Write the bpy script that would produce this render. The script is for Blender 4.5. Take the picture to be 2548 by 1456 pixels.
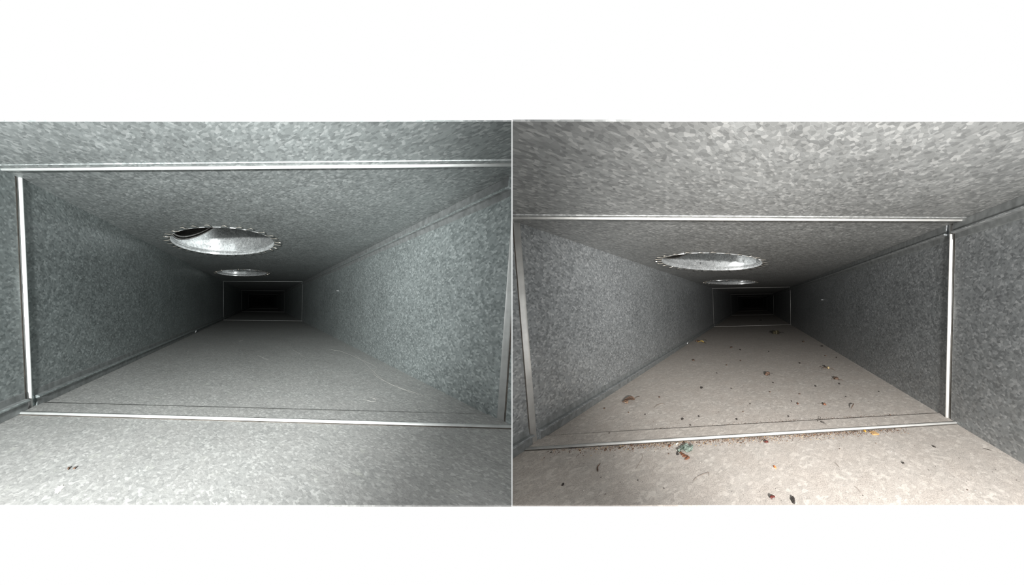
import bpy, bmesh, math, random
from mathutils import Vector, Matrix, noise as mnoise
random.seed(7)
for o in list(bpy.data.objects):
    bpy.data.objects.remove(o)
S = bpy.context.scene
C = S.collection
PI = math.pi

# ------------------------------------------------------------------ camera
cam_d = bpy.data.cameras.new('camera')
cam = bpy.data.objects.new('camera', cam_d)
C.objects.link(cam)
cam.location = (0, 0, 0.24)
cam.rotation_euler = (math.radians(90 - 2.3633), 0, 0)
cam_d.sensor_fit = 'HORIZONTAL'
cam_d.sensor_width = 36
cam_d.lens = 10.1275
cam_d.shift_y = 52 / 2548
cam_d.clip_start = 0.005
S.camera = cam

# ------------------------------------------------------------------ world, lights, exposure
wd = bpy.data.worlds.new('world')
S.world = wd
wd.use_nodes = True
wd.node_tree.nodes['Background'].inputs[0].default_value = (1, 1, 1, 1)
wd.node_tree.nodes['Background'].inputs[1].default_value = 1.0
S.view_settings.view_transform = 'Standard'
S.view_settings.look = 'None'
S.view_settings.exposure = 0
S.view_settings.gamma = 1
S.view_settings.use_curve_mapping = False


def torch(name, loc, aim, energy, cone, col):
    """one phone flash: a small white LED that shines down a duct"""
    l = bpy.data.lights.new(name, 'SPOT')
    l.energy = energy
    l.color = col
    l.spot_size = math.radians(cone)
    l.spot_blend = 1.0
    l.shadow_soft_size = 0.012
    o = bpy.data.objects.new(name, l)
    C.objects.link(o)
    o.location = loc
    o.rotation_euler = (Vector(aim) - Vector(loc)).to_track_quat('-Z', 'Y').to_euler()


torch('flash_light', (0.0, -0.25, 0.26), (-0.84, 0.75, 0.36), 134.0, 80, (0.975, 1.0, 0.985))
torch('flash_light', (0.0, -0.25, 0.26), (0.88, 0.75, 0.33), 138.0, 80, (1.0, 0.985, 0.96))

# ------------------------------------------------------------------ duct frames
# Two ducts of the same make run apart from a common mouth.  u = across, v = up, w = along
# (metres of sheet); each duct has its own corner point and three axis vectors.
NS = 6                           # sheet sections along each duct
W, H, L = 0.61, 0.3009, 1.4406
WC, WW = -0.0045, 0.0153        # where the first ceiling seam and wall seams sit along w


class Duct:
    def __init__(s, O, EU, EV, EW, side, mc, mf):
        s.O, s.EU, s.EV, s.EW, s.side = Vector(O), Vector(EU), Vector(EV), Vector(EW), side
        s.mc, s.mf = mc, mf
        s.mats = {}

    def P(s, u, v, w):
        return s.O + s.EU * u + s.EV * v + s.EW * w

    def front_c(s, u):           # open front edge of the ceiling sheet
        return s.mc[0] + s.mc[1] * u

    def front_f(s, u):           # open front edge of the floor sheet
        return s.mf[0] + s.mf[1] * u


DA = Duct((-0.629963, 0.361214, 0.096562), (1.037222, -0.043052, -0.010653), (0.072415, -0.028262, 1.00053),
          (-1.11963, 1.298528, -0.000469), -1, (-0.07182, 0.01964), (-0.12623, 0.04447))
DB = Duct((0.013858, 0.372654, 0.043556), (1.07624, 0.089621, 0.019836), (-0.081961, -0.028655, 1.000389),
          (1.081497, 1.296138, -0.001188), 1, (-0.14788, -0.04389), (-0.07905, -0.09032))
DIV = 0.0004                     # half thickness of the added sheet between the two ducts


# ------------------------------------------------------------------ materials
def lin(r, g, b):
    f = lambda c: (c / 255 / 12.92) if c / 255 <= 0.04045 else ((c / 255 + 0.055) / 1.055) ** 2.4
    return (f(r), f(g), f(b), 1)


class NT:
    def __init__(s, name):
        s.m = bpy.data.materials.new(name)
        s.m.use_nodes = True
        s.t = s.m.node_tree
        s.b = s.t.nodes['Principled BSDF']

    def n(s, typ, **kw):
        x = s.t.nodes.new(typ)
        for k, v in kw.items():
            setattr(x, k, v)
        return x

    def l(s, a, b):
        s.t.links.new(a, b)

    def math(s, op, a, b):
        x = s.n('ShaderNodeMath', operation=op)
        for i, q in enumerate((a, b)):
            if isinstance(q, (int, float)):
                x.inputs[i].default_value = q
            else:
                s.l(q, x.inputs[i])
        return x.outputs[0]

    def ramp(s, fac, stops):
        x = s.n('ShaderNodeValToRGB')
        e = x.color_ramp.elements
        while len(e) < len(stops):
            e.new(0.5)
        for i, (p, c) in enumerate(stops):
            e[i].position = p
            e[i].color = c if len(c) == 4 else (*c, 1)
        s.l(fac, x.inputs[0])
        return x.outputs[0]

    def mul(s, col, fac):
        x = s.n('ShaderNodeMix', data_type='RGBA', blend_type='MULTIPLY')
        x.inputs[0].default_value = 1
        s.l(col, x.inputs[6])
        s.l(fac, x.inputs[7])
        return x.outputs[2]

    def mix(s, fac, a, b):
        x = s.n('ShaderNodeMix', data_type='RGBA')
        if isinstance(fac, (int, float)):
            x.inputs[0].default_value = fac
        else:
            s.l(fac, x.inputs[0])
        for i, q in ((6, a), (7, b)):
            if isinstance(q, tuple):
                x.inputs[i].default_value = q
            else:
                s.l(q, x.inputs[i])
        return x.outputs[2]


def galv(name, dark, mid, light, scale=230, rough=0.45, metal=0.5, contrast=1.0, dust=None, dust_amt=0.0,
         stain=None, bump=0.15):
    """hot-dip galvanised sheet: spangle of small crystals, faint clouds, optional dust film"""
    k = NT(name)
    uv = k.n('ShaderNodeUVMap', uv_map='sheet')
    nz = k.n('ShaderNodeTexNoise')
    nz.inputs['Scale'].default_value = 90
    nz.inputs['Detail'].default_value = 2
    k.l(uv.outputs[0], nz.inputs['Vector'])
    sc = k.n('ShaderNodeVectorMath', operation='MULTIPLY_ADD')
    k.l(nz.outputs['Color'], sc.inputs[0])
    sc.inputs[1].default_value = (0.0042, 0.0042, 0)
    k.l(uv.outputs[0], sc.inputs[2])
    v1 = k.n('ShaderNodeTexVoronoi', voronoi_dimensions='2D', feature='SMOOTH_F1')
    v1.inputs['Smoothness'].default_value = 0.30
    v1.inputs['Scale'].default_value = scale
    k.l(sc.outputs[0], v1.inputs['Vector'])
    s1 = k.n('ShaderNodeSeparateColor')
    k.l(v1.outputs['Color'], s1.inputs[0])
    v2 = k.n('ShaderNodeTexVoronoi', voronoi_dimensions='2D')
    v2.inputs['Scale'].default_value = scale * 0.42
    k.l(sc.outputs[0], v2.inputs['Vector'])
    s2 = k.n('ShaderNodeSeparateColor')
    k.l(v2.outputs['Color'], s2.inputs[0])
    col = k.ramp(s1.outputs[0], [(0.0, dark), (0.12, dark), (0.36, mid), (0.70, mid), (0.92, light)])
    g = 0.08 * contrast
    col = k.mul(col, k.ramp(s2.outputs[1], [(0, (1 - g,) * 3), (1, (1 + g,) * 3)]))
    cl = k.n('ShaderNodeTexNoise')
    cl.inputs['Scale'].default_value = 9
    cl.inputs['Detail'].default_value = 4
    k.l(uv.outputs[0], cl.inputs['Vector'])
    col = k.mul(col, k.ramp(cl.outputs[0], [(0.3, (0.9, 0.9, 0.9)), (0.7, (1.08, 1.08, 1.08))]))
    if dust:
        gr = k.n('ShaderNodeTexNoise')
        gr.inputs['Scale'].default_value = 800
        gr.inputs['Detail'].default_value = 3
        k.l(uv.outputs[0], gr.inputs['Vector'])
        d1 = k.ramp(gr.outputs[0], [(0.32, tuple(c * 0.72 for c in dust[:3])), (0.5, dust), (0.72, tuple(min(1, c * 1.35) for c in dust[:3]))])
        cd = k.n('ShaderNodeTexNoise')
        cd.inputs['Scale'].default_value = 30
        cd.inputs['Detail'].default_value = 5
        k.l(uv.outputs[0], cd.inputs['Vector'])
        fac = k.ramp(cd.outputs[0], [(0.25, (max(0, dust_amt - 0.22),) * 3), (0.75, (min(1, dust_amt + 0.15),) * 3)])
        col = k.mix(fac, col, d1)
    if stain:
        st = k.n('ShaderNodeTexNoise')
        st.inputs['Scale'].default_value = 55
        st.inputs['Detail'].default_value = 6
        st.inputs['Roughness'].default_value = 0.7
        k.l(uv.outputs[0], st.inputs['Vector'])
        col = k.mix(k.ramp(st.outputs[0], [(0.60, (0, 0, 0)), (0.72, (0.55,) * 3)]), col, stain)
    k.l(col, k.b.inputs['Base Color'])
    k.b.inputs['Metallic'].default_value = metal
    k.l(k.math('MULTIPLY_ADD', s2.outputs[0], 0.16), k.b.inputs['Roughness'])
    k.b.inputs['Roughness'].links[0].from_node.inputs[2].default_value = rough - 0.08
    bp = k.n('ShaderNodeBump')
    bp.inputs['Strength'].default_value = bump
    bp.inputs['Distance'].default_value = 0.0006
    k.l(k.math('ADD', s1.outputs[1], cl.outputs[0]), bp.inputs['Height'])
    k.l(bp.outputs[0], k.b.inputs['Normal'])
    return k.m


def plain(name, col, rough=0.6, metal=0.0, var=0.25, scale=300):
    k = NT(name)
    tc = k.n('ShaderNodeTexCoord')
    nz = k.n('ShaderNodeTexNoise')
    nz.inputs['Scale'].default_value = scale
    nz.inputs['Detail'].default_value = 3
    k.l(tc.outputs['Object'], nz.inputs['Vector'])
    k.l(k.ramp(nz.outputs[0], [(0.3, tuple(c * (1 - var) for c in col[:3])), (0.7, tuple(min(1, c * (1 + var)) for c in col[:3]))]),
        k.b.inputs['Base Color'])
    k.b.inputs['Roughness'].default_value = rough
    k.b.inputs['Metallic'].default_value = metal
    return k.m


g3 = lambda r, g, b: (r, g, b, 1)
DA.mats = dict(
    wall=galv('galvanised_wall_clean', g3(.228, .258, .258), g3(.315, .35, .35), g3(.45, .492, .49), 370),
    ceil=galv('galvanised_ceiling_clean', g3(.225, .242, .242), g3(.30, .322, .321), g3(.42, .44, .438), 350),
    floor=galv('galvanised_floor_clean', g3(.24, .246, .24), g3(.315, .32, .31), g3(.465, .47, .455), 440, rough=0.6, metal=0.15,
               dust=g3(.335, .328, .318), dust_amt=0.42, stain=g3(.50, .51, .46)))
DB.mats = dict(
    wall=galv('galvanised_wall_dusty', g3(.228, .242, .249), g3(.32, .338, .346), g3(.455, .472, .48), 370),
    ceil=galv('galvanised_ceiling_dusty', g3(.23, .236, .234), g3(.305, .312, .308), g3(.43, .435, .427), 330),
    floor=galv('dusty_floor', g3(.34, .33, .31), g3(.46, .44, .41), g3(.70, .67, .62), 260, rough=0.75, metal=0.05,
               dust=g3(.385, .342, .305), dust_amt=0.74, stain=g3(.66, .60, .53)))
M_SEAM_SHADE = plain('shaded_lock_seam', (.22, .232, .232), 0.6, 0.4, 0.25, 90)  # darker than the sheet: shade on the seam band put into the colour
M_LIP = plain('folded_zinc_edge', (.68, .70, .69), 0.4, 0.4, 0.1, 80)
M_LIPW = plain('folded_zinc_edge_warm', (.68, .675, .65), 0.42, 0.4, 0.12, 80)
M_UNLIT_END = plain('unlit_duct_end', (.012, .012, .012), 0.95, 0, 0.3)  # black colour stands in for the unlit depth of the duct
M_GROOVE_SHADE = plain('seam_groove_shade', (.085, .075, .065), 0.8, 0.1, 0.4, 120)  # shade in the seam gaps put into the colour
M_PIPE = galv('galvanised_pipe', g3(.50, .52, .525), g3(.66, .68, .685), g3(.86, .88, .88), 300, rough=0.42, metal=0.55)
M_ELBOW = galv('elbow_metal_dull', g3(.27, .26, .25), g3(.38, .365, .35), g3(.50, .48, .46), 260, rough=0.55, metal=0.5)
M_CUT = plain('bare_cut_edge', (.46, .42, .36), 0.4, 0.4, 0.15)
M_SCREW = plain('screw_steel', (.35, .35, .36), 0.3, 0.9, 0.1)
M_SCREWB = plain('bright_screw_point', (.85, .86, .86), 0.35, 0.4, 0.05)
M_SCRATCH = plain('bright_scratch', (.50, .485, .455), 0.6, 0.1, 0.1)


# ------------------------------------------------------------------ mesh helpers
def uv_of(bm, mode=None):
    """lay the sheet coordinates (metres) into the UV map 'sheet'; the mesh is still in u, v, w"""
    ul = bm.loops.layers.uv.verify()
    bm.normal_update()
    for f in bm.faces:
        n = f.normal
        a = (abs(n.x), abs(n.y), abs(n.z))
        i = a.index(max(a))
        for lp in f.loops:
            c = lp.vert.co
            if mode:
                lp[ul].uv = mode(c)
            else:
                lp[ul].uv = ((c.z, c.y), (c.x, c.z), (c.x, c.y))[i]


def clip(bm, d):
    """trim to this duct's side of the dividing sheet"""
    no = Vector((d.EU.x, d.EV.x, d.EW.x)) * d.side
    # plane: O.x + EU.x u + EV.x v + EW.x w = side * DIV
    n2 = no.length_squared
    co = no * ((d.side * (d.side * DIV - d.O.x)) / n2)
    bmesh.ops.bisect_plane(bm, geom=bm.verts[:] + bm.edges[:] + bm.faces[:], dist=1e-6, plane_co=co, plane_no=no, clear_inner=True)
    bmesh.ops.holes_fill(bm, edges=[e for e in bm.edges if e.is_boundary], sides=0)


def put(name, d, bm, mats, parent=None, smooth=None, mode=None, cut=False, base=None):
    """link a mesh built in duct coordinates as one object standing where it belongs"""
    bmesh.ops.recalc_face_normals(bm, faces=bm.faces[:])
    uv_of(bm, mode)
    if cut:
        clip(bm, d)
        if not bm.verts:
            bm.free()
            return None
    vs = [d.P(*v.co) for v in bm.verts]
    if base is None:
        c = sum(vs, Vector()) / max(1, len(vs))
        c.z = min(v.z for v in vs)
    else:
        c = d.P(*base)
    for v, p in zip(bm.verts, vs):
        v.co = p - c
    if d.EU.cross(d.EV).dot(d.EW) < 0:
        bmesh.ops.reverse_faces(bm, faces=bm.faces[:])
    bmesh.ops.recalc_face_normals(bm, faces=bm.faces[:])
    bm.normal_update()
    if 'sheet' not in bm.loops.layers.uv:
        pass
    me = bpy.data.meshes.new(name)
    bm.to_mesh(me)
    bm.free()
    if me.uv_layers:
        me.uv_layers[0].name = 'sheet'
    for m in (mats if isinstance(mats, (list, tuple)) else [mats]):
        me.materials.append(m)
    if smooth == 'lip':
        me.polygons.foreach_set('use_smooth', [p.material_index == 1 for p in me.polygons])
    elif smooth is not None:
        me.polygons.foreach_set('use_smooth', [True] * len(me.polygons))
        me.set_sharp_from_angle(angle=math.radians(smooth))
    o = bpy.data.objects.new(name, me)
    C.objects.link(o)
    if parent:
        o.parent = parent
        o.location = c - parent.location
        pp = parent.parent
        if pp:
            o.location = c - parent.location - pp.location
    else:
        o.location = c
    return o


def empty(name, loc, label, cat=None, kind=None, group=None):
    o = bpy.data.objects.new(name, None)
    o.empty_display_size = 0.05
    C.objects.link(o)
    o.location = loc
    o['label'] = label
    if cat:
        o['category'] = cat
    if kind:
        o['kind'] = kind
    if group:
        o['group'] = group
    return o


def tag(o, label, cat=None, group=None, kind=None):
    o['label'] = label
    if cat:
        o['category'] = cat
    if group:
        o['group'] = group
    if kind:
        o['kind'] = kind
    return o


T = 0.0012      # sheet thickness


def slab(pts, off):
    """polygon (list of u,v,w) thickened by the vector off"""
    bm = bmesh.new()
    a = [bm.verts.new(p) for p in pts]
    b = [bm.verts.new(Vector(p) + Vector(off)) for p in pts]
    bm.faces.new(a)
    bm.faces.new(b[::-1])
    n = len(pts)
    for i in range(n):
        bm.faces.new((a[i], a[(i + 1) % n], b[(i + 1) % n], b[i]))
    return bm


def slab_holes(outer, holes, off):
    bm = bmesh.new()
    es = []
    for loop in [outer] + holes:
        vs = [bm.verts.new(p) for p in loop]
        es += [bm.edges.new((vs[i], vs[(i + 1) % len(vs)])) for i in range(len(vs))]
    bmesh.ops.triangle_fill(bm, edges=es, use_beauty=True)
    r = bmesh.ops.extrude_face_region(bm, geom=bm.faces[:])
    bmesh.ops.translate(bm, verts=[x for x in r['geom'] if isinstance(x, bmesh.types.BMVert)], vec=off)
    return bm


def sweep(profile, fa, fb, n=1, jig=0.0, seed=0):
    """prism: profile points mapped by fa(p) at one end and fb(p) at the other"""
    bm = bmesh.new()
    rings = []
    for i in range(n + 1):
        t = i / n
        ring = []
        for p in profile:
            a, b = Vector(fa(p)), Vector(fb(p))
            q = a.lerp(b, t)
            ring.append(bm.verts.new(q))
        rings.append(ring)
    m = len(profile)
    for i in range(n):
        for j in range(m):
            bm.faces.new((rings[i][j], rings[i][(j + 1) % m], rings[i + 1][(j + 1) % m], rings[i + 1][j]))
    bm.faces.new(rings[0][::-1])
    bm.faces.new(rings[-1])
    return bm


def mat_faces(bm, idx, test):
    for f in bm.faces:
        if test(f):
            f.material_index = idx


# ------------------------------------------------------------------ duct shells
HOLES = [(0.203, 0.338, 0.136), (0.192, 0.952, 0.136)]     # u, w, radius of the round openings


def circ(u, v, w, r, n=72):
    return [(u + r * math.cos(2 * PI * i / n), v, w + r * math.sin(2 * PI * i / n)) for i in range(n)]


def shell(d, which, warm):
    mw, mc, mf = d.mats['wall'], d.mats['ceil'], d.mats['floor']
    lip = M_LIPW if warm else M_LIP
    fl = empty('floor', d.P(W / 2, 0, 0), 'floor of the %s' % which, kind='structure')
    ce = empty('ceiling', d.P(W / 2, H, 0), 'ceiling of the %s' % which, kind='structure')
    wl = empty('wall_left', d.P(0, 0, 0), 'left wall of the %s' % which, kind='structure')
    wr = empty('wall_right', d.P(W, 0, 0), 'right wall of the %s' % which, kind='structure')
    wb = empty('wall_back', d.P(W / 2, 0, (NS - 1) * L), 'dark far end of the %s' % which, kind='structure')
    G = 0.0008
    E = 0.0015
    # floor and ceiling sheets, one per duct section
    for i in range(NS):
        a = (i - 1) * L + (WC if i else 0)
        b = i * L
        if i == 0:
            fp = [(-E, 0, d.front_f(-E)), (W + E, 0, d.front_f(W + E)), (W + E, 0, -G), (-E, 0, -G)]
            cp = [(-E, H, d.front_c(-E)), (W + E, H, d.front_c(W + E)), (W + E, H, WC - G), (-E, H, WC - G)]
        else:
            fp = [(-E, 0, (i - 1) * L), (W + E, 0, (i - 1) * L), (W + E, 0, i * L - G), (-E, 0, i * L - G)]
            b2 = WC + b - G if i < NS - 1 else b + .002
            cp = [(-E, H, a), (W + E, H, a), (W + E, H, b2), (-E, H, b2)]
        put('sheet_panel', d, slab(fp, (0, -T, 0)), mf, fl, cut=True)
        if i == 1:
            put('sheet_panel', d, slab_holes(cp, [circ(u, H, w, r) for u, w, r in HOLES], (0, T, 0)), mc, ce, cut=True)
        else:
            put('sheet_panel', d, slab(cp, (0, T, 0)), mc, ce, cut=True)
    # wall sheets: each stops short of the seam, where the joint leaves a groove
    GR = 0.0055
    for i in range(NS):
        for u, par, sgn in ((0, wl, -1), (W, wr, 1)):
            if i == 0:
                p = [(u, 0, d.front_f(u)), (u, 0, WW - GR), (u, H, WW - GR), (u, H, d.front_c(u))]
            else:
                p = [(u, 0, (i - 1) * L + WW), (u, 0, i * L + WW - GR), (u, H, i * L + WW - GR), (u, H, (i - 1) * L + WW)]
            put('sheet_panel', d, slab(p, (sgn * T, 0, 0)), mw, par, cut=True)
    put('sheet_panel', d, slab([(0, 0, (NS - 1) * L), (W, 0, (NS - 1) * L), (W, H, (NS - 1) * L), (0, H, (NS - 1) * L)], (0, 0, T)), M_UNLIT_END, wb)
    # seam cleats at each joint
    for i in range(NS - 1):
        w0 = i * L
        # ceiling: thin near flange, rounded fold facing the mouth, flat pocket behind it
        pr = [(-.0065, 0), (-.0062, .0010), (-.0016, .0012), (-.0012, .0004), (-.0004, .0004), (-.0006, .0018), (.0001, .0028), (.0010, .0032),
              (.0020, .0028), (.0028, .0019), (.0038, .0012), (.0048, .0011), (.028, .00015), (.0282, 0)]
        m = lambda u: (lambda p: (u, H - p[1], WC + w0 + p[0]))
        bm = sweep(pr, m(-.001), m(W + .001), 1)
        bm.normal_update()
        for f in bm.faces:
            wm = sum(v.co.z for v in f.verts) / len(f.verts) - WC - w0
            if -.0010 < wm < .0030:
                f.material_index = 1
            elif -.0030 < wm < -.0008:
                f.material_index = 2
        put('seam_cleat', d, bm, [mc, lip, M_GROOVE_SHADE], ce, smooth='lip', cut=True)
        pr = [(-.0025, 0), (-.0024, .0006), (-.0006, .0006), (-.0006, .0018), (.0002, .0028), (.0012, .0031), (.0022, .0028), (.0032, .0019), (.0040, .0018),
              (.0293, .0016), (.0298, .00158), (.0308, .0003), (.0309, 0)]
        m = lambda u: (lambda p: (u, p[1], w0 + p[0]))
        bm = sweep(pr, m(-.001), m(W + .001), 1)
        for f in bm.faces:
            wm = sum(v.co.z for v in f.verts) / len(f.verts) - w0
            if -.0010 < wm < .0030:
                f.material_index = 1
            elif wm > .0294 or wm < -.0008:
                f.material_index = 2
        put('seam_cleat', d, bm, [mf, lip, M_GROOVE_SHADE], fl, smooth='lip', cut=True)
        # walls: upright drive cleats, fold facing the mouth, recessed groove in front with its shade in the colour
        for u, sg, par in ((0, 1, wl), (W, -1, wr)):
            pr = [(-.0095, -.0045), (-.0095, -.00125), (-.0056, -.00125), (-.0056, -.0030), (-.0008, -.0030), (-.0006, .0014), (.0002, .0026), (.0010, .0030), (.0018, .0026),
                  (.0025, .0016), (.0034, .0010), (.0044, .0009), (.027, .00004), (.0272, -.0010), (.010, -.0045)]
            hs = 1.0 if i == 0 else .35
            m = lambda v: (lambda p: (u + sg * (p[1] * hs if p[1] > 0 else p[1]), v, WW + w0 + p[0]))
            bm = sweep(pr, m(-.001), m(H + .001), 1)
            for f in bm.faces:
                wm = sum(v.co.z for v in f.verts) / len(f.verts) - WW - w0
                if -.0009 < wm < .0027:
                    f.material_index = 1
                elif wm < -.0009:
                    f.material_index = 2
            put('seam_cleat', d, bm, [mw, lip, M_GROOVE_SHADE], par, smooth='lip', cut=True)
    # lengthwise corner seams: low on the left wall, high on the right wall
    for i in range(NS):
        for u, sg, par, flip in ((0, 1, wl, False), (W, -1, wr, True)):
            a = (d.front_f(u) if not flip else d.front_c(u)) if i == 0 else (i - 1) * L + WW + .006
            b = i * L + WW - .006
            pr = [(0, 0), (.0040, .0002), (.0046, .0122), (.0078, .0130), (.0080, .0146), (.0060, .0154), (.0012, .0160), (.0008, .0235), (0, .0245)]
            m = lambda w: (lambda p: (u + sg * p[0], (H - p[1]) if flip else p[1], w))
            bm = sweep(pr, m(a), m(b), 1)
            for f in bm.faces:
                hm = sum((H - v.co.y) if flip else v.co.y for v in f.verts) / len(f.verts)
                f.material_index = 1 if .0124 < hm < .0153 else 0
            put('corner_seam', d, bm, [M_SEAM_SHADE, mw], par, cut=True)
    # screw points that poke through the sheets
    for par, (u, v, w), ax in ((wr, (W, .1925, .632), (-1, 0, 0)), (wl, (0.006, .004, .722), (.35, .93, 0))):
        bm = bmesh.new()
        q = Vector(ax).to_track_quat('Z', 'Y').to_matrix().to_4x4()
        bmesh.ops.create_cone(bm, cap_ends=True, segments=10, radius1=.0015, radius2=.0014, depth=.006,
                              matrix=Matrix.Translation(Vector((u, v, w)) + Vector(ax) * .003) @ q)
        bmesh.ops.create_cone(bm, cap_ends=True, segments=10, radius1=.0014, radius2=.0002, depth=.004,
                              matrix=Matrix.Translation(Vector((u, v, w)) + Vector(ax) * .008) @ q)
        put('screw', d, bm, M_SCREWB, par, smooth=40)
    return fl, ce, wl, wr


FLA, CEA, WLA, WRA = shell(DA, 'left-hand, swept clean galvanised duct', False)
FLB, CEB, WLB, WRB = shell(DB, 'right-hand, dirty galvanised duct with debris', True)

# added thin sheet, drawn as the white line between the two ducts
yz = lambda p: Vector((0, p.y, p.z))


def at_x0(d, v, w):
    """point of the x = 0 plane at height v and length w of duct d"""
    u = -(d.O.x + d.EV.x * v + d.EW.x * w) / d.EU.x
    return d.P(u, v, w)


def front_x0(d, top):
    m, v = (d.mc, H) if top else (d.mf, 0)
    u = -(d.O.x + d.EV.x * v + d.EW.x * m[0]) / (d.EU.x + d.EW.x * m[1])
    return d.P(u, v, m[0] + m[1] * u)


def divider():
    cb, ca, fb, fa = front_x0(DB, True), front_x0(DA, True), front_x0(DB, False), front_x0(DA, False)
    ca2, fb2 = at_x0(DA, H, .045), at_x0(DB, 0, .03)
    pts = [cb, ca, ca2, fb2, fb, fa]
    bm = bmesh.new()
    a = [bm.verts.new((-DIV, p.y, p.z)) for p in pts]
    b = [bm.verts.new((DIV, p.y, p.z)) for p in pts]
    bm.faces.new(a)
    bm.faces.new(b[::-1])
    for i in range(6):
        bm.faces.new((a[i], a[(i + 1) % 6], b[(i + 1) % 6], b[i]))
    bmesh.ops.recalc_face_normals(bm, faces=bm.faces[:])
    ul = bm.loops.layers.uv.verify()
    for f in bm.faces:
        for lp in f.loops:
            lp[ul].uv = (lp.vert.co.y, lp.vert.co.z)
    c = (fa + fb) / 2
    for v in bm.verts:
        v.co -= c
    me = bpy.data.meshes.new('dividing_line')
    bm.to_mesh(me)
    bm.free()
    me.uv_layers[0].name = 'sheet'
    me.materials.append(M_LIP)
    o = bpy.data.objects.new('dividing_line', me)
    C.objects.link(o)
    o.location = c
    tag(o, 'added thin sheet drawn as the white line between the ducts', kind='structure')


divider()


# ------------------------------------------------------------------ round take-off collars in the ceilings
def collar(d, idx, elbow, label):
    u0, w0, r = HOLES[idx]
    t = empty('round_collar', d.P(u0, H, w0), label, 'duct collar', group='round collars in the duct ceilings')
    n = 72

    def top(a):
        if not elbow:
            return 0.18
        return min(0.165, 0.016 + 0.80 * (r * math.cos(a) + r))
    # pipe wall, profile: lower rim, inward bead, plain barrel up to the cut
    prof = [(0, -.0012), (0, .003), (.0003, .0055), (.0013, .0070), (.0016, .0082), (.0012, .0094), (.0001, .0110)]
    bm = bmesh.new()
    rings = []
    ring_pts = []
    for i in range(n):
        a = 2 * PI * i / n
        col = [(r - q, H + h) for q, h in prof]
        tp = top(a)
        for s in (0.33, 0.66, 1.0):
            col.append((r, H + .0151 + max(0.0006, tp - .0151) * s))
        ring_pts.append((u0 + r * math.cos(a), col[-1][1], w0 + r * math.sin(a)))
        inn = [bm.verts.new((u0 + rr * math.cos(a), v, w0 + rr * math.sin(a))) for rr, v in col]
        rings.append(inn)
    m = len(rings[0])
    for i in range(n):
        for j in range(m - 1):
            bm.faces.new((rings[i][j], rings[i][j + 1], rings[(i + 1) % n][j + 1], rings[(i + 1) % n][j]))
    bmesh.ops.recalc_face_normals(bm, faces=bm.faces[:])
    bmesh.ops.solidify(bm, geom=bm.faces[:], thickness=0.0007)
    mode = lambda c: (math.atan2(c.z - w0, c.x - u0) * r, c.y)
    put('pipe', d, bm, M_PIPE, t, smooth=35, mode=mode)
    if elbow:
        # rolled double bead where the elbow's first gore is crimped on
        for kk, off in enumerate((0.002, 0.010)):
            bm = bmesh.new()
            rr = []
            for i in range(n):
                a = 2 * PI * i / n
                p = Vector(ring_pts[i]) + Vector((0, off, 0))
                rad = Vector((math.cos(a), 0, math.sin(a)))
                ring = []
                for k in range(8):
                    b = 2 * PI * k / 8
                    ring.append(bm.verts.new(p + rad * (-.0005 + .0024 * math.cos(b)) + Vector((0, .0026 * math.sin(b), 0))))
                rr.append(ring)
            for i in range(n):
                for k in range(8):
                    bm.faces.new((rr[i][k], rr[i][(k + 1) % 8], rr[(i + 1) % n][(k + 1) % 8], rr[(i + 1) % n][k]))
            put('bead', d, bm, M_ELBOW, t, smooth=60, mode=mode)
        # the next gore leans over to the left and closes in darkness
        sv = [Vector((0, 0, 0)), Vector((-0.02, 0.012, 0)), Vector((-0.12, 0.022, 0)), Vector((-0.34, 0.024, 0))]
        bm = bmesh.new()
        rr = [[bm.verts.new(Vector(p) + vv) for p in ring_pts] for vv in sv]
        for s_ in range(len(sv) - 1):
            for i in range(n):
                bm.faces.new((rr[s_][i], rr[s_ + 1][i], rr[s_ + 1][(i + 1) % n], rr[s_][(i + 1) % n]))
        bm.faces.new(rr[-1])
        put('elbow_gore', d, bm, M_ELBOW, t, smooth=50, mode=mode)
    else:
        bm = bmesh.new()
        vs = [bm.verts.new((u0 + r * math.cos(2 * PI * i / n), H + .18, w0 + r * math.sin(2 * PI * i / n))) for i in range(n)]
        bm.faces.new(vs)
        put('pipe_end', d, bm, M_ELBOW, t, mode=mode)
    # bent-over fixing tabs, each cut from the collar and folded flat under the ceiling
    NTAB = 30
    rng = random.Random(idx * 31 + (1 if d is DA else 2))
    for k in range(NTAB):
        a = 2 * PI * (k + 0.3 + rng.uniform(-.12, .12)) / NTAB
        ra = Vector((math.cos(a), 0, math.sin(a)))
        ta = Vector((-math.sin(a), 0, math.cos(a)))
        ln = .0165 + rng.uniform(-.002, .0025)
        hw = .0062 + rng.uniform(-.0008, .0008)
        dr = rng.uniform(.03, .13)
        out = [(-hw, 0), (-hw * 1.05, .35), (-hw * .95, .7), (-hw * .6, .93), (0, 1), (hw * .6, .93), (hw * .95, .7), (hw * 1.05, .35), (hw, 0)]
        bm = bmesh.new()
        lo, hi = [], []
        for x, s in out:
            rad = r - .0006 + ln * s
            drop = .0008 + ln * s * dr + .0012 * math.sin(s * PI)
            p = Vector((u0, H, w0)) + ra * rad + ta * x + Vector((0, -drop, 0))
            hi.append(bm.verts.new(p))
            lo.append(bm.verts.new(p + Vector((0, -.0007, 0))))
        bm.faces.new(hi)
        bm.faces.new(lo[::-1])
        q = len(out)
        for i in range(q):
            f = bm.faces.new((hi[i], hi[(i + 1) % q], lo[(i + 1) % q], lo[i]))
            f.material_index = 1
        put('tab', d, bm, [d.mats['ceil'], M_CUT], t)
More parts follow.
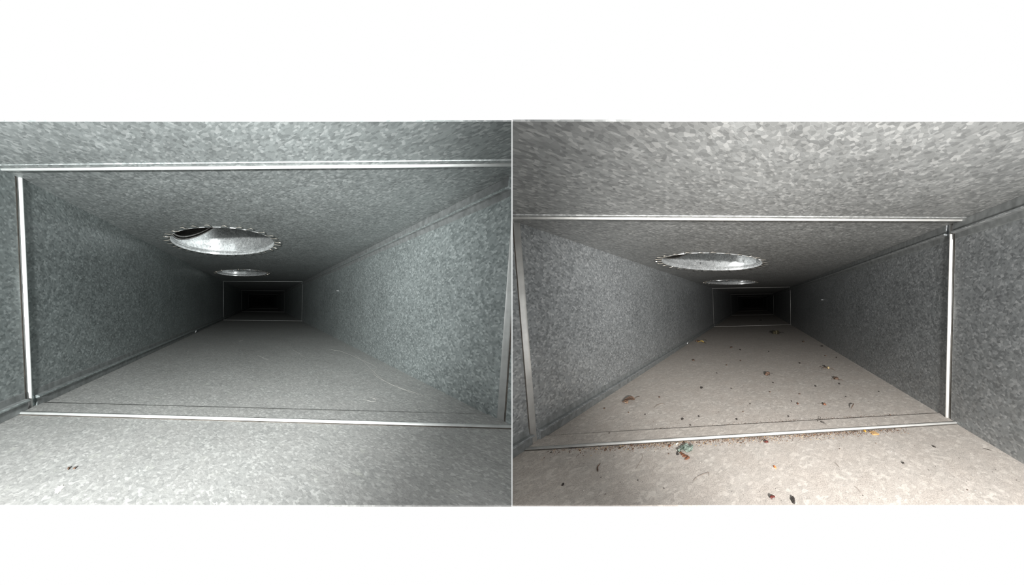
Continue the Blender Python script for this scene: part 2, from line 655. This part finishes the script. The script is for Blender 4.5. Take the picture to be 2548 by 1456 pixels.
    # screws through the pipe
    for (su, sv) in ([(.115, .358), (.136, .322)] if (d is DA and idx == 0) else [(.137, .322)] if idx == 0 else [(.126, .3195)]):
        dx = su - u0
        ww = w0 + math.sqrt(max(0, r * r - dx * dx))
        ax = Vector((u0 - su, 0, w0 - ww)).normalized()
        q = ax.to_track_quat('Z', 'Y').to_matrix().to_4x4()
        bm = bmesh.new()
        bmesh.ops.create_cone(bm, cap_ends=True, segments=14, radius1=.0034, radius2=.0030, depth=.0012,
                              matrix=Matrix.Translation(Vector((su, sv, ww)) + ax * .0008) @ q)
        bmesh.ops.create_cone(bm, cap_ends=True, segments=10, radius1=.0020, radius2=.0004, depth=.007,
                              matrix=Matrix.Translation(Vector((su, sv, ww)) + ax * .0045) @ q)
        put('screw', d, bm, M_SCREW, t, smooth=40)
    return t


collar(DA, 0, True, 'large near round collar in left duct ceiling, elbow seam inside')
collar(DA, 1, False, 'small far round collar in left duct ceiling, deeper in')
collar(DB, 0, True, 'large near round collar in right duct ceiling above debris')
collar(DB, 1, False, 'small far round collar in right duct ceiling, deeper in')


# ------------------------------------------------------------------ marks and crumbs in the left duct
def strand(d, pts, rad, v0=0.0005, n=24, lift=0.0, seed=0):
    """a thin round strand through floor points (u, w)"""
    pts = [Vector((p[0], 0, p[1])) for p in pts]
    out = []
    ext = [pts[0] * 2 - pts[1]] + pts + [pts[-1] * 2 - pts[-2]]
    for i in range(1, len(ext) - 2):
        for k in range(max(3, n // (len(pts) - 1))):
            t = k / max(3, n // (len(pts) - 1))
            p0, p1, p2, p3 = ext[i - 1:i + 3]
            out.append(0.5 * ((2 * p1) + (p2 - p0) * t + (2 * p0 - 5 * p1 + 4 * p2 - p3) * t * t + (3 * p1 - p0 - 3 * p2 + p3) * t ** 3))
    out.append(pts[-1])
    bm = bmesh.new()
    rr = []
    N = len(out)
    for i, p in enumerate(out):
        tg = (out[min(i + 1, N - 1)] - out[max(i - 1, 0)]).normalized()
        sd = Vector((-tg.z, 0, tg.x))
        f = min(1, 4 * min(i, N - 1 - i) / N + .35)
        y = v0 + rad + lift * math.sin(PI * i / (N - 1))
        rr.append([bm.verts.new(p + Vector((0, y, 0)) + (sd * math.cos(b) + Vector((0, 1, 0)) * math.sin(b)) * rad * f) for b in (0, PI * .5, PI, PI * 1.5)])
    for i in range(N - 1):
        for k in range(4):
            bm.faces.new((rr[i][k], rr[i][(k + 1) % 4], rr[i + 1][(k + 1) % 4], rr[i + 1][k]))
    bm.faces.new(rr[0][::-1])
    bm.faces.new(rr[-1])
    return bm


for pts in ([(0.5309, 0.4746), (0.5237, 0.4244), (0.5468, 0.3985), (0.5664, 0.2964), (0.5687, 0.2355), (0.5399, 0.1946), (0.5429, 0.1386), (0.5571, 0.0954)],
            [(0.4075, 0.5133), (0.4033, 0.4262), (0.4156, 0.3626), (0.4243, 0.3179)],
            [(0.2963, 0.3345), (0.326, 0.2865)],
            [(0.5728, 0.3749), (0.5596, 0.2705), (0.5411, 0.1486), (0.5681, 0.0884)],
            [(0.215, 0.585), (0.222, 0.55), (0.236, 0.56), (0.234, 0.61)],
            [(0.465, 0.07), (0.476, 0.062), (0.484, 0.07), (0.478, 0.078)]):
    put('scratch', DA, strand(DA, pts, .00022, v0=-.0001), M_SCRATCH, FLA)


def flake(u, w, lu, lw, h, seed, n=9, v0=.0003, curl=0.0, rot=0.0):
    """a small ragged chip: closed blob with an irregular outline and some curl"""
    rng = random.Random(seed)
    bm = bmesh.new()
    ph = [rng.uniform(.65, 1.15) for _ in range(n)]
    lo, hi = [], []
    cr, sr = math.cos(rot), math.sin(rot)
    for i in range(n):
        a = 2 * PI * i / n
        x, y = lu * .5 * ph[i] * math.cos(a), lw * .5 * ph[i] * math.sin(a)
        c = curl * (x / (lu * .5)) ** 2
        X, Y = x * cr - y * sr, x * sr + y * cr
        lo.append(bm.verts.new((u + X, v0 + c, w + Y)))
        hi.append(bm.verts.new((u + X * .8, v0 + c + h * rng.uniform(.6, 1.1), w + Y * .8)))
    cm = bm.verts.new((u, v0 + h, w))
    for i in range(n):
        j = (i + 1) % n
        bm.faces.new((lo[i], lo[j], hi[j], hi[i]))
        bm.faces.new((hi[i], hi[j], cm))
    bm.faces.new(lo[::-1])
    return bm


M_BROWN = plain('dry_brown', (.10, .06, .04), 0.8, 0, 0.4)
M_DARK = plain('dark_crumb', (.028, .022, .018), 0.8, 0, 0.4)
M_RUST = plain('rust_orange', (.15, .06, .03), 0.85, 0, 0.35)
M_TAN = plain('tan_flake', (.46, .28, .12), 0.8, 0, 0.2)
M_YELLOW = plain('yellow_petal', (.66, .46, .13), 0.6, 0, 0.25)
M_OLIVE = plain('olive_husk', (.05, .041, .019), 0.85, 0, 0.4)
M_RED = plain('dark_red_shell', (.085, .018, .014), 0.35, 0, 0.3)
M_FOIL = plain('greenish_foil', (.46, .54, .48), 0.35, 0.4, 0.65, 900)
M_HAIR = plain('brown_fibre', (.16, .10, .065), 0.6, 0, 0.2)
M_PALE = plain('pale_residue', (.66, .65, .59), 0.9, 0, 0.1)
M_SEED = plain('pale_seed', (.40, .31, .17), 0.6, 0, 0.2)

tag(put('flake', DA, flake(.1445, -.0855, .0024, .0042, .0008, 3, rot=.5), M_BROWN), 'larger brown flake on the clean left duct floor, near the front', 'flake')
tag(put('flake', DA, flake(.1494, -.0849, .0022, .0030, .0007, 5), M_BROWN), 'smaller brown flake right beside the larger one in left duct', 'flake')
tag(put('pale_smear', DA, flake(.1556, -.1058, .0060, .0100, .0002, 8, n=17, v0=.0001, rot=.5), M_PALE), 'pale cream smear on the left duct floor near its front edge', 'smear')

# ------------------------------------------------------------------ debris in the right duct
B = DB


def clump(u, w, s, seed, parts, label, cat, name):
    """a dry tangle: a lumpy husk with straws and legs sticking out"""
    rng = random.Random(seed)
    t = empty(name, B.P(u, 0, w), label, cat)
    for k, (mat, n, kind) in enumerate(parts):
        for i in range(n):
            a = rng.uniform(0, 2 * PI)
            q = rng.uniform(0, .35) * s
            cu, cw = u + q * math.cos(a), w + q * math.sin(a) * 1.6
            if kind == 'husk':
                put('husk', B, flake(cu, cw, s * rng.uniform(.4, .7), s * rng.uniform(.5, .9), s * rng.uniform(.22, .4), seed * 9 + i, n=10,
                                     curl=s * .08, rot=a), mat, t, smooth=30)
            else:
                b = rng.uniform(0, 2 * PI)
                ll = s * rng.uniform(.35, .7)
                p0 = (cu, cw)
                p2 = (cu + ll * math.cos(b), cw + ll * math.sin(b) * 1.6)
                p1 = ((p0[0] + p2[0]) / 2 + s * .1 * rng.uniform(-1, 1), (p0[1] + p2[1]) / 2 + s * .1 * rng.uniform(-1, 1))
                put('straw', B, strand(B, [p0, p1, p2], s * .022, lift=s * .15, n=8), mat, t)
    return t


def leaf(u, w, ln, wd, hgt, rot, curl, mat, par, name='blade'):
    """curled leaf blade with a pointed tip and thickness"""
    bm = bmesh.new()
    N = 9
    rows = []
    for i in range(N):
        t = i / (N - 1)
        half = wd * .5 * math.sin(PI * min(1, t * .9 + .08)) ** .7
        row = []
        for k in (-1, -.4, 0.4, 1):
            x = (t - .5) * ln
            y = half * k
            z = hgt * math.sin(PI * t) * .6 + curl * abs(k) ** 1.5 * wd + .0005
            X, Y = x * math.cos(rot) - y * math.sin(rot), x * math.sin(rot) + y * math.cos(rot)
            row.append((u + X, z, w + Y * 1.5))
        rows.append(row)
    top = [[bm.verts.new(p) for p in r] for r in rows]
    bot = [[bm.verts.new((p[0], max(.0001, p[1] - .0005), p[2])) for p in r] for r in rows]
    for i in range(N - 1):
        for k in range(3):
            bm.faces.new((top[i][k], top[i][k + 1], top[i + 1][k + 1], top[i + 1][k]))
            bm.faces.new((bot[i][k], bot[i + 1][k], bot[i + 1][k + 1], bot[i][k + 1]))
    for i in range(N - 1):
        bm.faces.new((top[i][0], top[i + 1][0], bot[i + 1][0], bot[i][0]))
        bm.faces.new((top[i][3], bot[i][3], bot[i + 1][3], top[i + 1][3]))
    bm.faces.new(top[0] + bot[0][::-1])
    bm.faces.new(top[-1][::-1] + bot[-1])
    return put(name, B, bm, mat, par, smooth=60)


# curled brown leaf fragment
t = empty('leaf_fragment', B.P(.0627, 0, .1356), 'curled brown leaf fragment near the left wall of right duct', 'leaf')
leaf(.0627, .1356, .018, .011, .006, .3, .35, M_BROWN, t)
leaf(.0600, .1320, .011, .006, .003, -.6, .2, plain('leaf_underside', (.36, .24, .16), .8), t, 'underside')
put('stalk', B, strand(B, [(.068, .142), (.0715, .149), (.0730, .158)], .0004, lift=.002), M_BROWN, t)
# yellow petal with dark husk
t = empty('yellow_petal', B.P(.0531, 0, .7731), 'yellow petal with a dark husk, far along the right duct floor', 'petal')
leaf(.058, .763, .034, .013, .010, -.35, .25, M_YELLOW, t, 'petal')
put('husk', B, flake(.034, .800, .022, .03, .006, 4, curl=.002), M_BROWN, t)
put('stalk', B, strand(B, [(.07, .76), (.08, .74), (.09, .73)], .001, lift=.003), M_OLIVE, t)
put('stalk', B, strand(B, [(.055, .80), (.065, .81), (.08, .79)], .0009, lift=.008), M_OLIVE, t)
clump(.4422, .974, .052, 11, [(M_OLIVE, 3, 'husk'), (M_DARK, 7, 'straw')], 'dark olive tangle near the far seam of right duct floor', 'debris clump', 'dried_clump')
clump(.3441, .2589, .019, 12, [(M_BROWN, 3, 'husk'), (M_DARK, 5, 'straw')], 'brown crumbly clump at the middle of right duct floor', 'debris clump', 'dried_clump')
clump(.5038, .2032, .016, 13, [(M_BROWN, 2, 'husk'), (M_BROWN, 7, 'straw')], 'flat brown twiggy clump below the pale seed, right duct', 'debris clump', 'dried_clump')
clump(.432, .0793, .009, 14, [(M_RUST, 1, 'husk'), (M_BROWN, 5, 'straw')], 'small brown twiggy bit with an orange fleck, right duct', 'debris clump', 'dried_clump')
clump(.4087, .0277, .012, 15, [(M_DARK, 7, 'straw')], 'dark splintered scrap lying on the right duct floor seam', 'debris clump', 'dried_clump')
clump(.4773, -.0706, .004, 16, [(M_DARK, 1, 'husk'), (M_DARK, 5, 'straw')], 'tiny dark winged bit on the front right duct floor', 'debris clump', 'dried_clump')
t = empty('seed_husk', B.P(.5095, 0, .2884), 'pale round seed with wisps near right wall of right duct', 'seed')
bm = bmesh.new()
bmesh.ops.create_icosphere(bm, subdivisions=2, radius=1, matrix=Matrix.Translation((.512, .0042, .286)) @ Matrix.Diagonal((.0034, .0032, .006, 1)))
put('seed', B, bm, M_SEED, t, smooth=80)
put('husk', B, flake(.509, .31, .006, .012, .003, 3), M_DARK, t)
for i, (a, b) in enumerate(((-.018, .02), (.012, -.02), (-.02, -.01))):
    put('wisp', B, strand(B, [(.512, .286), (.512 + a * .6, .286 + b * .3), (.512 + a, .286 + b)], .0005, lift=.003, n=9), M_HAIR, t)
# foil scrap with rusty strip
t = empty('foil_scrap', B.P(.216, 0, -.0252), 'crumpled greenish foil scrap with rusty strip, before right duct seam', 'scrap')
rng = random.Random(21)
bm = bmesh.new()
cols, rws = 7, 5
gd = [[bm.verts.new((.2085 + .0175 * i / (cols - 1) + rng.uniform(-.0007, .0007), .0012 + rng.uniform(0, .0042),
                     -.0255 + .013 * j / (rws - 1) - .004 * (i / (cols - 1)) + rng.uniform(-.0014, .0014))) for j in range(rws)] for i in range(cols)]
for i in range(cols - 1):
    for j in range(rws - 1):
        bm.faces.new((gd[i][j], gd[i + 1][j], gd[i + 1][j + 1], gd[i][j + 1]))
bmesh.ops.solidify(bm, geom=bm.faces[:], thickness=.0004)
put('foil', B, bm, M_FOIL, t)
bm = bmesh.new()
pts = [(.2125, -.0262), (.2165, -.0300), (.2205, -.0335), (.2242, -.0372)]
bm2 = strand(B, pts, .0016, v0=.0002, n=12)
bm.free()
bm2.free()
for k, (fu, fw) in enumerate(pts):
    put('rusty_strip', B, flake(fu, fw, .0030 + .0011 * (k % 2), .0070, .0011, 60 + k, n=9, rot=.8 + .5 * k), M_RUST, t)
put('rusty_strip', B, flake(.2245, -.0362, .0042, .0044, .0016, 9), M_RUST, t)
put('wire_hook', B, strand(B, [(.2105, -.0215), (.2085, -.0265), (.2095, -.0305), (.2120, -.0290)], .0006), M_DARK, t)
# twigs, insects, flakes
tag(put('twig', B, strand(B, [(.1219, -.0365), (.1230, -.0430), (.1282, -.0502)], .0007, n=10), M_BROWN), 'short dark curved twig on front left of right duct floor', 'twig')
tag(put('twig', B, strand(B, [(.4740, .060), (.4800, .066), (.4870, .078)], .0009, n=10, lift=.003), M_BROWN), 'thin brown twig on right duct floor behind the seam', 'twig')


def bug(u, w, s, rot, label):
    t = empty('dead_beetle', B.P(u, 0, w), label, 'insect')
    cr, sr = math.cos(rot), math.sin(rot)
    for nm, off, (a, b, c) in (('abdomen', 0, (.5, .36, .42)), ('thorax', .55, (.28, .26, .3)), ('head', .85, (.17, .17, .2))):
        bm = bmesh.new()
        mt = Matrix.Translation((u + off * s * cr, b * s + .0002, w + off * s * sr)) @ Matrix.Rotation(-rot, 4, 'Y') @ Matrix.Diagonal((a * s, b * s, c * s, 1))
        bmesh.ops.create_icosphere(bm, subdivisions=2, radius=1, matrix=mt)
        put(nm, B, bm, M_RED, t, smooth=80)
    for k in range(6):
        sd = 1 if k % 2 else -1
        o = (k // 2) * .3 * s
        x0, y0 = u + o * cr, w + o * sr
        put('leg', B, strand(B, [(x0, y0), (x0 - sr * sd * .5 * s, y0 + cr * sd * .5 * s), (x0 - sr * sd * .75 * s - cr * .2 * s, y0 + cr * sd * .75 * s)], .03 * s, n=6, lift=.1 * s), M_RED, t)


bug(.3223, -.0164, .0042, 2.6, 'dark red beetle just in front of the right duct seam')
bug(.3215, -.1009, .0036, .2, 'dark red curled beetle at the front edge of right duct')
tag(put('flake', B, flake(.3287, -.0614, .0036, .0066, .0008, 31, rot=.4), plain('orange_flake', (.58, .20, .07), .8)), 'orange sliver lying alone on the front of right duct floor', 'flake')
tag(put('flake', B, flake(.4756, -.0101, .0135, .0110, .0008, 32, n=12), M_TAN), 'broad tan flake against the right duct floor seam', 'flake')
tag(put('flake', B, flake(.4650, -.0048, .0036, .0050, .0014, 34), plain('amber_flake', (.70, .36, .05), .7)), 'small amber chip beside the broad tan flake', 'flake')
tag(put('flake', B, flake(.3865, .0908, .0038, .0080, .0010, 33), M_RUST), 'orange chip on right duct floor behind the seam', 'flake')
tag(put('flake', B, flake(.342, -.1055, .0034, .0080, .0018, 35), M_DARK), 'black chip right on the front edge of right duct floor', 'flake')
tag(put('flake', B, flake(.2015, -.0075, .0030, .0040, .0012, 36), M_PALE), 'white chip in the grit before the right duct seam', 'flake')
tag(put('flake', B, flake(.193, -.0105, .0034, .0050, .0014, 37), M_RUST), 'rusty chip beside the white chip in the seam grit', 'flake')
tag(put('seed', B, flake(.5347, -.0466, .0026, .0042, .0014, 38, rot=.6), M_DARK), 'dark oval seed on the right side of right duct front floor', 'seed')
tag(put('twig', B, strand(B, [(.5920, -.0560), (.5947, -.0578), (.5975, -.0605)], .0004, n=6), M_DARK), 'tiny dark splinter at the right wall foot of right duct', 'twig')
for pts, lb, r_ in (([(.1624, -.0214), (.168, -.0321), (.1692, -.0443), (.1694, -.0499)], 'thin hair hanging from the seam grit in right duct', .00012),
                    ([(.2407, -.0752), (.2413, -.071), (.2469, -.0661), (.2542, -.0633), (.2548, -.0645), (.2562, -.0692)], 'sharply bent brown fibre on right duct front floor', .00014),
                    ([(.1246, .101), (.125, .1119), (.1307, .1178), (.1384, .1169)], 'pale brown arched hair behind the right duct seam', .00018),
                    ([(.3992, -.0605), (.4003, -.0651), (.4014, -.0695)], 'straight dark needle on right duct front floor', .00014),
                    ([(.4070, -.0955), (.4083, -.0990), (.4094, -.1035)], 'faint brown fibre near right duct front edge', .00012)):
    tag(put('fibre', B, strand(B, pts, r_, lift=.0003), M_HAIR), lb, 'fibre')

# dark crumbs that can be counted
CR = [(0.1148, 0.1496, 5), (0.0861, 0.0906, 4), (0.0326, 0.1111, 5), (0.1189, 0.0801, 4), (0.1887, 0.057, 8), (0.2137, 0.0633, 5), (0.2775, 0.0476, 6),
      (0.2069, 0.0374, 5), (0.0935, 0.026, 4), (0.1975, -0.0264, 4), (0.2123, -0.0797, 4), (0.1798, -0.0664, 4), (0.299, 0.0989, 4), (0.2868, 0.0716, 4),
      (0.1027, -0.065, 9), (0.1073, 0.4352, 7), (0.2148, 0.6242, 6), (0.2545, 0.5712, 5), (0.2648, 0.4076, 4), (0.2249, 0.363, 4), (0.2077, 0.2897, 4),
      (0.1901, 0.1889, 7), (0.2567, 0.1786, 4), (0.3647, 0.5253, 4), (0.590, 0.586, 6), (0.4467, 0.3537, 5), (0.3513, 0.2009, 5), (0.4995, 0.1752, 6),
      (0.5625, 0.1251, 4), (0.4858, 0.1088, 4), (0.3397, 0.1493, 5), (0.3991, 0.1322, 5), (0.3772, 0.1018, 4), (0.3622, 0.0474, 5), (0.5283, 0.0347, 5),
      (0.5374, 0.6972, 7), (0.5517, 0.4284, 4), (0.5797, 0.4024, 4), (0.4657, -0.0324, 4), (0.4143, -0.0386, 4), (0.1402, -0.0035, 7), (0.1467, -0.0122, 7),
      (0.1281, -0.0087, 6), (0.1113, -0.0107, 7), (0.0782, -0.0086, 5), (0.0426, -0.0087, 5), (0.4428, 0.1678, 6), (0.385, 1.9042, 6), (.5151, -.1095, 5)]
ZONES = [(-.02, 'on right duct floor well before the seam'), (0, 'in the grit before the right duct seam'),
         (.06, 'on or just behind the right duct seam strip'), (.12, 'a hand behind the right duct seam'),
         (.22, 'on right duct floor before its middle'), (.42, 'at the middle of right duct floor'),
         (1.4, 'on the far half of right duct floor'), (9, 'beyond the far seam of right duct floor')]
ORD = ['first', 'second', 'third', 'fourth', 'fifth', 'sixth', 'seventh', 'eighth', 'ninth', 'tenth', 'eleventh', 'twelfth']
rng = random.Random(5)
for i, (u, w, px) in enumerate(CR):
    z = .305 + w
    mm = z / 551
    lu = px * mm * .8
    lw = min(lu * 2.5, px * .5 * z * z / (551 * .19))
    o = put('crumb', B, flake(u, w, lu, lw, lu * .45, 100 + i, n=8, v0=.0017 if 0 < w < .03 else .0002, rot=rng.uniform(-.6, .6)), M_DARK if rng.random() < .7 else M_BROWN)
    z = [k for k, (lim, _) in enumerate(ZONES) if w < lim][0]
    rank = sorted(q[0] for q in CR if [k for k, (lim, _) in enumerate(ZONES) if q[1] < lim][0] == z).index(u)
    cnt = sum(1 for q in CR if [k for k, (lim, _) in enumerate(ZONES) if q[1] < lim][0] == z)
    tag(o, ('dark crumb, %s from left, %s' % (ORD[rank], ZONES[z][1])) if cnt > 1 else 'only dark crumb %s' % ZONES[z][1],
        'crumb', 'dark crumbs on the right duct floor')

# fine grit nobody could count
rng = random.Random(99)


GB = bmesh.new()


def grit(n, place, size, idx):
    for _ in range(n):
        u, w = place()
        if not (0.004 < u < W - .004) or w < B.front_f(u) + .001:
            continue
        z = .305 + w
        s = size() * (0.75 + 0.35 * z)
        v = .0017 if 0 < w < .0302 else 0
        vs = [GB.verts.new((u + s * rng.uniform(-1, 1), v + s * rng.uniform(0, .2), w + 1.4 * s * rng.uniform(-1, 1))) for _ in range(3)]
        tp = GB.verts.new((u, v + s * rng.uniform(.5, 1.0), w))
        fs = [GB.faces.new(vs)] + [GB.faces.new((vs[k], tp, vs[(k + 1) % 3])) for k in range(3)]
        for f in fs:
            f.material_index = idx


def seam_line():
    u = rng.betavariate(1.6, 1.5) * .50 + .03
    return u, -.0008 - abs(rng.gauss(0, .0065))


def second_line():
    u = rng.gauss(.40, .10) if rng.random() < .6 else rng.uniform(.15, .55)
    return u, .0306 + abs(rng.gauss(0, .004))


def anywhere():
    return rng.uniform(.02, .59), -.13 + rng.random() ** 1.6 * 1.2


def centre_back():
    return rng.gauss(.30, .13), .03 + abs(rng.gauss(0, .08))


grit(2000, seam_line, lambda: rng.uniform(.0004, .0011) * (1.8 if rng.random() < .08 else 1), 0)
grit(1300, seam_line, lambda: rng.uniform(.0003, .0010), 1)
grit(600, seam_line, lambda: rng.uniform(.0004, .0012), 2)
def drifts():
    c = rng.choice([(.13, .02), (.17, .015), (.30, .02), (.385, .012), (.42, .014), (.45, .012), (.50, .012)])
    return rng.gauss(*c), -.0008 - abs(rng.gauss(0, .0050))


grit(1100, drifts, lambda: rng.uniform(.0004, .0012), 0)
grit(900, second_line, lambda: rng.uniform(.0003, .0010), 0)
grit(200, second_line, lambda: rng.uniform(.0003, .0010), 2)
grit(900, anywhere, lambda: rng.uniform(.0003, .0009), 3)
grit(700, centre_back, lambda: rng.uniform(.0003, .0009), 0)
grit(500, anywhere, lambda: rng.uniform(.0003, .0008), 4)
tag(put('floor_grit', B, GB, [M_BROWN, M_TAN, M_RUST, M_DARK, M_PALE]),
    'fine brown and tan grit strewn over the right duct floor', 'grit', kind='stuff')
